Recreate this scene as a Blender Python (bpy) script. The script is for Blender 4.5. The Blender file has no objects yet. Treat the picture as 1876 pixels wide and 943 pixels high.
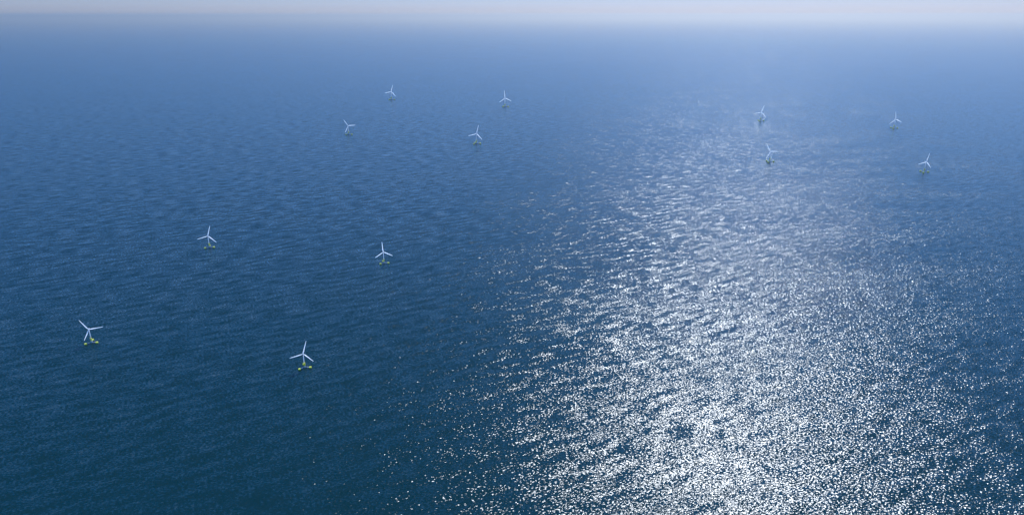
import bpy, bmesh, math, random
from mathutils import Vector, Matrix

R = math.radians
sc = bpy.context.scene
col = sc.collection

# ---------------------------------------------------------------- camera
EYE = 1400.0
cam = bpy.data.cameras.new("camera")
cam.sensor_width = 36.0
cam.lens = 36.0 * 1268.0 / 1876.0
cam.clip_start = 1.0
cam.clip_end = 2.0e6
cam_o = bpy.data.objects.new("camera", cam)
col.objects.link(cam_o)
cam_o.location = (0, 0, EYE)
cam_o.rotation_euler = (R(90.0 - 19.24), 0, 0)
sc.camera = cam_o

# ---------------------------------------------------------------- light
SKY_LOW, SKY_HIGH = (0.375, 0.437, 0.77, 1), (0.18, 0.86, 1.74, 1)
SUN_EL, SUN_AZ = 42.0, 21.5          # azimuth measured from +Y towards +X
world = bpy.data.worlds.new("World")
sc.world = world
world.use_nodes = True
wt = world.node_tree
wt.nodes.clear()
sky = wt.nodes.new("ShaderNodeTexSky")
sky.sky_type = 'NISHITA'
sky.sun_disc = False
sky.sun_elevation = R(SUN_EL)
sky.sun_rotation = R(SUN_AZ)
sky.altitude = 0
sky.air_density = 1.0
sky.dust_density = 0.2
sky.ozone_density = 3.0
bg = wt.nodes.new("ShaderNodeBackground")
bg.inputs["Strength"].default_value = 0.14
wo = wt.nodes.new("ShaderNodeOutputWorld")
# cool white balance of the photograph; the lowest air is paler and greyer than the blue above it
wc = wt.nodes.new("ShaderNodeTexCoord")
wz = wt.nodes.new("ShaderNodeSeparateXYZ")
wt.links.new(wc.outputs["Generated"], wz.inputs[0])
wr = wt.nodes.new("ShaderNodeMapRange")
wr.interpolation_type = 'SMOOTHSTEP'
wr.inputs["From Min"].default_value = 0.0
wr.inputs["From Max"].default_value = 0.16
wt.links.new(wz.outputs[2], wr.inputs["Value"])
wm = wt.nodes.new("ShaderNodeMix")
wm.data_type = 'RGBA'
wm.inputs[6].default_value = SKY_LOW
wm.inputs[7].default_value = SKY_HIGH
wt.links.new(wr.outputs[0], wm.inputs[0])
tint = wt.nodes.new("ShaderNodeMix")
tint.data_type = 'RGBA'
tint.blend_type = 'MULTIPLY'
tint.inputs[0].default_value = 1.0
wt.links.new(sky.outputs[0], tint.inputs[6])
wt.links.new(wm.outputs[2], tint.inputs[7])
wt.links.new(tint.outputs[2], bg.inputs[0])
wt.links.new(bg.outputs[0], wo.inputs[0])

sl = bpy.data.lights.new("sun", 'SUN')
sl.energy = 5.0
sl.angle = R(0.5)
sl.color = (0.92, 0.96, 1.0)
sun = bpy.data.objects.new("sun", sl)
col.objects.link(sun)
sd = Vector((math.cos(R(SUN_EL)) * math.sin(R(SUN_AZ)), math.cos(R(SUN_EL)) * math.cos(R(SUN_AZ)), math.sin(R(SUN_EL))))
sun.rotation_euler = sd.to_track_quat('Z', 'Y').to_euler()
sun.location = sd * 3000

vs = sc.view_settings
sc.display_settings.display_device = 'sRGB'
vs.view_transform = 'Standard'
vs.look = 'None'
vs.exposure = 0.0
vs.gamma = 1.0
vs.use_curve_mapping = False
cy = sc.cycles
cy.use_denoising = True
cy.denoising_input_passes = "RGB_ALBEDO_NORMAL"
cy.denoising_prefilter = "ACCURATE"
cy.max_bounces = 8
cy.volume_bounces = 0
cy.sample_clamp_direct = 24.0
cy.sample_clamp_indirect = 4.0

# ---------------------------------------------------------------- node helpers
def new_mat(name):
    m = bpy.data.materials.new(name)
    m.use_nodes = True
    m.node_tree.nodes.clear()
    return m

class Nodes:
    def __init__(self, tree): self.t = tree
    def add(self, kind, **kw):
        n = self.t.nodes.new(kind)
        for k, v in kw.items(): setattr(n, k, v)
        return n
    def link(self, a, b): self.t.links.new(a, b)
    def put(self, sock, v):
        if hasattr(v, "is_output"): self.link(v, sock)
        else: sock.default_value = v
    def math(self, op, a, b=0.0, c=None):
        n = self.add("ShaderNodeMath", operation=op)
        self.put(n.inputs[0], a); self.put(n.inputs[1], b)
        if c is not None: self.put(n.inputs[2], c)
        return n.outputs[0]
    def noise(self, vec, scale, detail, rough, dims='2D', lac=2.0):
        n = self.add("ShaderNodeTexNoise", noise_dimensions=dims)
        self.link(vec, n.inputs["Vector"])
        n.inputs["Scale"].default_value = scale
        n.inputs["Detail"].default_value = detail
        n.inputs["Roughness"].default_value = rough
        n.inputs["Lacunarity"].default_value = lac
        return n
    def combine(self, x, y, z=0.0):
        n = self.add("ShaderNodeCombineXYZ")
        for i, v in enumerate((x, y, z)): self.put(n.inputs[i], v)
        return n.outputs[0]

# ---------------------------------------------------------------- sea
def sea_material():
    m = new_mat("sea_water")
    N = Nodes(m.node_tree)
    geo = N.add("ShaderNodeNewGeometry")
    sep = N.add("ShaderNodeSeparateXYZ")
    N.link(geo.outputs["Position"], sep.inputs[0])
    x, y = sep.outputs[0], sep.outputs[1]
    slope_x, slope_y = [], []

    def crest_coords(deg, su, sv, off):
        # u runs across the crests, v along them
        a = R(deg)
        u = N.math('ADD', N.math('MULTIPLY', x, -math.sin(a)), N.math('MULTIPLY', y, math.cos(a)))
        v = N.math('ADD', N.math('MULTIPLY', x, math.cos(a)), N.math('MULTIPLY', y, math.sin(a)))
        return N.combine(N.math('MULTIPLY_ADD', u, 1.0 / su, off), N.math('MULTIPLY_ADD', v, 1.0 / sv, -off))

    def add_wave(deg, su, sv, amp_u, amp_v, detail, rough, off, gust=None):
        n = N.noise(crest_coords(deg, su, sv, off), 1.0, detail, rough)
        c = N.add("ShaderNodeSeparateColor")
        N.link(n.outputs["Color"], c.inputs[0])
        a = R(deg)
        gu = N.math('MULTIPLY', N.math('SUBTRACT', c.outputs[0], 0.5), amp_u)
        gv = N.math('MULTIPLY', N.math('SUBTRACT', c.outputs[1], 0.5), amp_v)
        if gust is not None:
            gu = N.math('MULTIPLY', gu, gust); gv = N.math('MULTIPLY', gv, gust)
        slope_x.append(N.math('ADD', N.math('MULTIPLY', gu, -math.sin(a)), N.math('MULTIPLY', gv, math.cos(a))))
        slope_y.append(N.math('ADD', N.math('MULTIPLY', gu, math.cos(a)), N.math('MULTIPLY', gv, math.sin(a))))

    # wind patches roughen or calm the ripples over hundreds of metres
    gn = N.noise(crest_coords(12, 420, 900, 3.1), 1.0, 3, 0.55)
    gust = N.math('MULTIPLY_ADD', gn.outputs[0], 0.7, 0.65)
    add_wave(30, 36, 115, SWELL, SWELL * 0.25, 1, 0.4, 11.3)          # long swell
    add_wave(18, 12, 30, CHOP, CHOP * 0.5, 1, 0.5, 47.7, gust)        # wind sea
    add_wave(24, 5.6, 9.6, RIPPLE, RIPPLE * 0.9, 2, 0.56, 5.9, gust)  # ripples

    def total(lst):
        s = lst[0]
        for q in lst[1:]: s = N.math('ADD', s, q)
        return s
    nv = N.combine(N.math('MULTIPLY', total(slope_x), -1.0), N.math('MULTIPLY', total(slope_y), -1.0), 1.0)
    nn = N.add("ShaderNodeVectorMath", operation='NORMALIZE')
    N.link(nv, nn.inputs[0])
    # water body under a facetted surface: the facets too small to resolve spread the light like Beckmann's
    body = N.add("ShaderNodeBsdfDiffuse")
    body.inputs["Color"].default_value = WATER
    gl = N.add("ShaderNodeBsdfAnisotropic", distribution='BECKMANN')
    gl.inputs["Color"].default_value = (0.59, 0.60, 0.62, 1)
    gl.inputs["Roughness"].default_value = SEA_ROUGH
    fr = N.add("ShaderNodeFresnel")
    fr.inputs["IOR"].default_value = 1.333
    ms = N.add("ShaderNodeMixShader")
    N.link(nn.outputs[0], gl.inputs["Normal"])
    N.link(nn.outputs[0], fr.inputs["Normal"])
    N.link(fr.outputs[0], ms.inputs[0])
    N.link(body.outputs[0], ms.inputs[1]); N.link(gl.outputs[0], ms.inputs[2])
    o = N.add("ShaderNodeOutputMaterial")
    N.link(ms.outputs[0], o.inputs["Surface"])
    return m

SWELL, CHOP, RIPPLE = 0.45, 0.26, 1.10
SEA_ROUGH = 0.23
WATER = (0.001, 0.024, 0.026, 1)
FAR = 400000.0

def build_sea():
    bm = bmesh.new()
    rings = [0.0, 1500.0, 4000.0, 10000.0, 25000.0, 60000.0, 150000.0, FAR]
    seg = 64
    prev = None
    centre = bm.verts.new((0, 0, 0))
    for r in rings[1:]:
        cur = [bm.verts.new((r * math.cos(2 * math.pi * k / seg), r * math.sin(2 * math.pi * k / seg), 0)) for k in range(seg)]
        for k in range(seg):
            j = (k + 1) % seg
            if prev is None: bm.faces.new((centre, cur[k], cur[j]))
            else: bm.faces.new((prev[k], cur[k], cur[j], prev[j]))
        prev = cur
    me = bpy.data.meshes.new("sea")
    bm.to_mesh(me); bm.free()
    me.materials.append(sea_material())
    o = bpy.data.objects.new("sea", me)
    col.objects.link(o)
    o["kind"] = "structure"
    o["label"] = "dark blue rippled sea with a wide path of sun glitter"
    return o
build_sea()

# ---------------------------------------------------------------- haze
HAZE = 1.45e-5
def build_haze():
    m = new_mat("sea_air")
    N = Nodes(m.node_tree)
    v = N.add("ShaderNodeVolumePrincipled")
    v.inputs["Color"].default_value = (0.77, 0.69, 0.585, 1)
    v.inputs["Density"].default_value = HAZE
    v.inputs["Anisotropy"].default_value = 0.65
    o = N.add("ShaderNodeOutputMaterial")
    N.link(v.outputs[0], o.inputs["Volume"])
    bm = bmesh.new()
    bmesh.ops.create_cube(bm, size=1.0)
    s = 2.05 * FAR
    lo, hi = -1.0, EYE + 220.0
    bm.transform(Matrix.Translation((0, 0, (lo + hi) / 2)) @ Matrix.Diagonal((s, s, hi - lo, 1)))
    me = bpy.data.meshes.new("haze")
    bm.to_mesh(me); bm.free()
    me.materials.append(m)
    ob = bpy.data.objects.new("haze", me)
    col.objects.link(ob)
    ob["kind"] = "stuff"
    ob["label"] = "pale sea haze that fades the far water"
build_haze()

# ---------------------------------------------------------------- turbine materials
def paint(name, base, rough, wear, spec=0.5):
    m = new_mat(name)
    N = Nodes(m.node_tree)
    tc = N.add("ShaderNodeTexCoord")
    n = N.noise(tc.outputs["Object"], 0.35, 4, 0.6, dims='3D')
    mix = N.add("ShaderNodeMix", data_type='RGBA')
    N.link(n.outputs[0], mix.inputs[0])
    mix.inputs[6].default_value = (*[c * (1 - wear) for c in base], 1)
    mix.inputs[7].default_value = (*base, 1)
    p = N.add("ShaderNodeBsdfPrincipled")
    N.link(mix.outputs[2], p.inputs["Base Color"])
    p.inputs["Roughness"].default_value = rough
    o = N.add("ShaderNodeOutputMaterial")
    N.link(p.outputs[0], o.inputs["Surface"])
    return m, N, p, o, mix

def translucent_shell(name, base, through, wear):
    # glossy coat mixed with translucency, added so backlit sides come out brighter
    m, N, p, o, mix = paint(name, base, 0.35, wear)
    t = N.add("ShaderNodeBsdfTranslucent")
    N.link(mix.outputs[2], t.inputs[0])
    ms = N.add("ShaderNodeMixShader")
    ms.inputs[0].default_value = through
    N.link(p.outputs[0], ms.inputs[1]); N.link(t.outputs[0], ms.inputs[2])
    N.link(ms.outputs[0], o.inputs["Surface"])
    return m

M = {
    "white": translucent_shell("white_tower_shell", (0.88, 0.89, 0.89), 0.5, 0.04),  # tower made see-through in part, added to brighten its shaded side
    "yellow": translucent_shell("yellow_float_shell", (0.97, 0.90, 0.05), 0.12, 0.04),  # slight translucency added to lighten the floats' shaded sides
    "grey": paint("pale_hull_paint", (0.62, 0.65, 0.63), 0.5, 0.15)[0],
    "dark": paint("dark_deck_grating", (0.16, 0.16, 0.15), 0.7, 0.3)[0],
    "blade": translucent_shell("blade_fibreglass", (0.95, 0.96, 0.97), 0.92, 0.02),
}

# ---------------------------------------------------------------- mesh helpers
def lathe(bm, prof, seg=24, mat=Matrix()):
    """closed solid of revolution about z from (radius, z) pairs"""
    rows = []
    for r, z in prof:
        rows.append([bm.verts.new(mat @ Vector((r * math.cos(2 * math.pi * k / seg), r * math.sin(2 * math.pi * k / seg), z))) for k in range(seg)])
    for a, b in zip(rows, rows[1:]):
        for k in range(seg):
            j = (k + 1) % seg
            bm.faces.new((a[k], a[j], b[j], b[k]))
    bm.faces.new(rows[0][::-1]); bm.faces.new(rows[-1])

def bar(bm, a, b, r, seg=12):
    a, b = Vector(a), Vector(b)
    q = (b - a).to_track_quat('Z', 'Y').to_matrix().to_4x4()
    lathe(bm, [(r, 0), (r, (b - a).length)], seg, Matrix.Translation(a) @ q)

def ring(bm, rad, z, r, seg=32):
    for k in range(seg):
        a0, a1 = 2 * math.pi * k / seg, 2 * math.pi * (k + 1) / seg
        bar(bm, (rad * math.cos(a0), rad * math.sin(a0), z), (rad * math.cos(a1), rad * math.sin(a1), z), r, 6)

def part(name, bm, mat, parent=None, smooth=True):
    bmesh.ops.recalc_face_normals(bm, faces=bm.faces)
    me = bpy.data.meshes.new(name)
    bm.to_mesh(me); bm.free()
    me.materials.append(M[mat])
    if smooth:
        for p in me.polygons: p.use_smooth = len(p.vertices) == 4
    o = bpy.data.objects.new(name, me)
    col.objects.link(o)
    if parent: o.parent = parent
    return o

# the model is built with its hub 100 units above the water, then scaled to its own size
HUB, BLADE, ARM = 100.0, 85.0, 38.0
FLOAT_AZ = (98, 218, 338)            # compass headings of the three floats

def blade_mesh():
    bm = bmesh.new()
    sec = 14
    rows = []
    # (span, chord, thickness, twist, prebend)
    st = [(0.0, 4.2, 4.0, 20, 0), (0.05, 4.6, 3.9, 20, 0), (0.13, 6.6, 3.2, 17, 0.1), (0.21, 7.2, 2.6, 13, 0.2), (0.35, 6.3, 2.1, 9, 0.5),
          (0.5, 5.3, 1.7, 6, 1.0), (0.65, 4.5, 1.35, 4, 1.7), (0.8, 3.7, 1.05, 2, 2.6), (0.92, 2.9, 0.8, 1, 3.4), (0.985, 1.9, 0.5, 0, 3.9), (1.0, 0.7, 0.25, 0, 4.0)]
    for s, c, t, tw, pb in st:
        c *= 1.0
        a = R(tw)
        row = []
        for k in range(sec):
            th = 2 * math.pi * k / sec
            px = c * (0.5 * math.cos(th) + 0.18 * min(1.0, s * 6))
            py = t * 0.5 * math.sin(th) * (1.0 - 0.35 * math.cos(th) * min(1.0, s * 6) * -1)
            row.append(bm.verts.new((px * math.cos(a) - py * math.sin(a), px * math.sin(a) + py * math.cos(a) - pb, 1.6 + s * (BLADE - 1.6))))
        rows.append(row)
    for a, b in zip(rows, rows[1:]):
        for k in range(sec):
            j = (k + 1) % sec
            bm.faces.new((a[k], a[j], b[j], b[k]))
    bm.faces.new(rows[0][::-1]); bm.faces.new(rows[-1])
    return bm

def make_turbine():
    root = bpy.data.objects.new("floating_wind_turbine", None)
    root.empty_display_size = 10
    col.objects.link(root)
    # centre column
    bm = bmesh.new()
    lathe(bm, [(5.6, -12), (5.6, 11.4), (5.2, 12.0)], 28)
    part("centre_column", bm, "grey", root)
    # yellow transition piece and its deck
    bm = bmesh.new()
    lathe(bm, [(4.6, 12.0), (4.4, 15.0), (3.9, 31.6), (3.9, 32.2)], 28)
    part("transition_piece", bm, "yellow", root)
    bm = bmesh.new()
    lathe(bm, [(7.2, 32.2), (7.2, 32.9)], 28)
    ring(bm, 7.0, 34.1, 0.12)
    for k in range(14):
        a = 2 * math.pi * k / 14
        bar(bm, (7 * math.cos(a), 7 * math.sin(a), 32.9), (7 * math.cos(a), 7 * math.sin(a), 34.1), 0.1, 6)
    part("work_platform", bm, "yellow", root, False)
    # tower
    bm = bmesh.new()
    lathe(bm, [(3.3, 32.9), (3.1, 50), (2.6, 75), (2.1, 96.4)], 28)
    part("tower", bm, "white", root)
    # floats and the beams that hold them
    for az in FLOAT_AZ:
        d = Vector((math.sin(R(az)), math.cos(R(az)), 0))
        c = d * ARM
        bm = bmesh.new()
        lathe(bm, [(8.0, -12), (8.0, 7.4), (7.7, 7.9)], 28, Matrix.Translation(c))
        fl = part("float_column", bm, "yellow", root)
        for v in ((2.2, 0.9), (-2.4, 0.5)):
            bm = bmesh.new()
            side = Vector((-d.y, d.x, 0))
            q = c + side * v[0] + d * v[1]
            lathe(bm, [(0.9, 7.9), (0.9, 8.8)], 12, Matrix.Translation(q))
            part("hatch", bm, "grey", fl)
        bm = bmesh.new()
        bar(bm, d * 5.4 + Vector((0, 0, 7.2)), d * (ARM - 7.8) + Vector((0, 0, 5.6)), 1.25)
        part("connecting_beam", bm, "grey", root)
        bm = bmesh.new()
        bar(bm, d * 5.4 + Vector((0, 0, 1.4)), d * (ARM - 7.8) + Vector((0, 0, 1.4)), 1.0)
        part("lower_brace", bm, "grey", root)
    # nacelle and rotor, in a head frame that faces +Y at yaw 0
    bm = bmesh.new()
    prof = [(-12.5, 2.2, 2.3), (-12.0, 2.9, 2.9), (0.0, 3.2, 3.2), (3.6, 2.9, 2.9), (4.6, 2.3, 2.3)]
    rows = []
    for yy, hx, hz in prof:
        rr = []
        for k in range(20):
            th = 2 * math.pi * k / 20
            cx_, sz_ = math.cos(th), math.sin(th)
            sup = (abs(cx_) ** 4 + abs(sz_) ** 4) ** -0.25
            rr.append(bm.verts.new((hx * cx_ * sup, yy, HUB + hz * sz_ * sup)))
        rows.append(rr)
    for a, b in zip(rows, rows[1:]):
        for k in range(20):
            j = (k + 1) % 20
            bm.faces.new((a[k], a[j], b[j], b[k]))
    bm.faces.new(rows[0][::-1]); bm.faces.new(rows[-1])
    nac = part("nacelle", bm, "white", root)
    bm = bmesh.new()
    lathe(bm, [(2.5, -2.4), (2.9, -1.6), (3.0, 0.8), (2.6, 2.4), (1.7, 3.8), (0.5, 4.6)], 20, Matrix.Rotation(R(-90), 4, 'X'))
    rot = part("rotor_hub", bm, "white", root)
    rot.location = (0, 7.0, HUB)
    for k in range(3):
        b = part("blade", blade_mesh(), "blade", rot)
        # blades leave the hub in its own x-z plane; the leading faces look along +Y
        b.rotation_euler = (0, k * 2 * math.pi / 3, 0)
        b.matrix_parent_inverse = Matrix()
    return root

def copy_tree(o, parent=None):
    c = o.copy()
    col.objects.link(c)
    c.parent = parent
    for ch in list(o.children):
        copy_tree(ch, c)
    return c

# x, y, hub height, compass heading the rotor faces, clockwise turn of the rotor, label
TURBINES = [
    (-875, 2605, 66.6, 161, 18, "nearest white floating wind turbine on dark water, lowest of all, yellow floats wide apart"),
    (-1908, 2840, 67.5, 158, 88, "leftmost white floating wind turbine, one blade pointing up left and one level to the right"),
    (-768, 3910, 71.6, 173, 116, "white floating wind turbine with yellow column, one blade nearly upright, behind the nearest turbine"),
    (-1938, 4209, 77.7, 155, 18, "white floating wind turbine behind the leftmost one, left of the turbine with the yellow column"),
    (-2042, 8676, 107.1, 159, 88, "small far turbine with one blade up left and one level, left of three hazy neighbours"),
    (-412, 8011, 116.7, 160, 18, "small far turbine, nearest of the hazy middle four on the right, one blade up right"),
    (-2133, 12485, 137.9, 166, 18, "farthest hazy turbine, highest on the water left of the glitter, blades faint"),
    (-115, 11457, 138.7, 168, 116, "far hazy turbine next to the glitter path with one blade straight up"),
    (3510, 9867, 118.7, 204, 16, "far turbine inside the sun glitter, the upper of the two standing there"),
    (2616, 6959, 104.8, 222, 84, "turbine inside the sun glitter, the lower of the two, one blade level to the right"),
    (5034, 9178, 116.9, 172, 114, "far turbine right of the glitter with one blade straight up, upper of the rightmost pair"),
    (3910, 6469, 98.4, 172, 16, "rightmost turbine on yellow floats, lower of the right hand pair, one blade up right"),
]
proto = make_turbine()
spots = [proto] + [copy_tree(proto) for _ in TURBINES[1:]]
for o, (x, y, h, face, spin, label) in zip(spots, TURBINES):
    s = h / HUB
    o.location = (x, y, 0)
    o.scale = (s, s, s)
    o["label"] = label
    o["category"] = "wind turbine"
    o["group"] = "floating wind turbines in the offshore wind farm"
    yaw = -R(face)
    for ch in o.children:
        kind = ch.name.split(".")[0]
        if kind == "nacelle":
            ch.rotation_euler = (0, 0, yaw)
        elif kind == "rotor_hub":
            # seen from the front the rotor turns clockwise for growing spin
            ch.location = Matrix.Rotation(yaw, 3, 'Z') @ Vector((0, 7.0, HUB))
            ch.rotation_mode = 'XYZ'
            ch.rotation_euler = (Matrix.Rotation(yaw, 3, 'Z') @ Matrix.Rotation(R(4), 3, 'X') @ Matrix.Rotation(-R(spin), 3, 'Y')).to_euler()
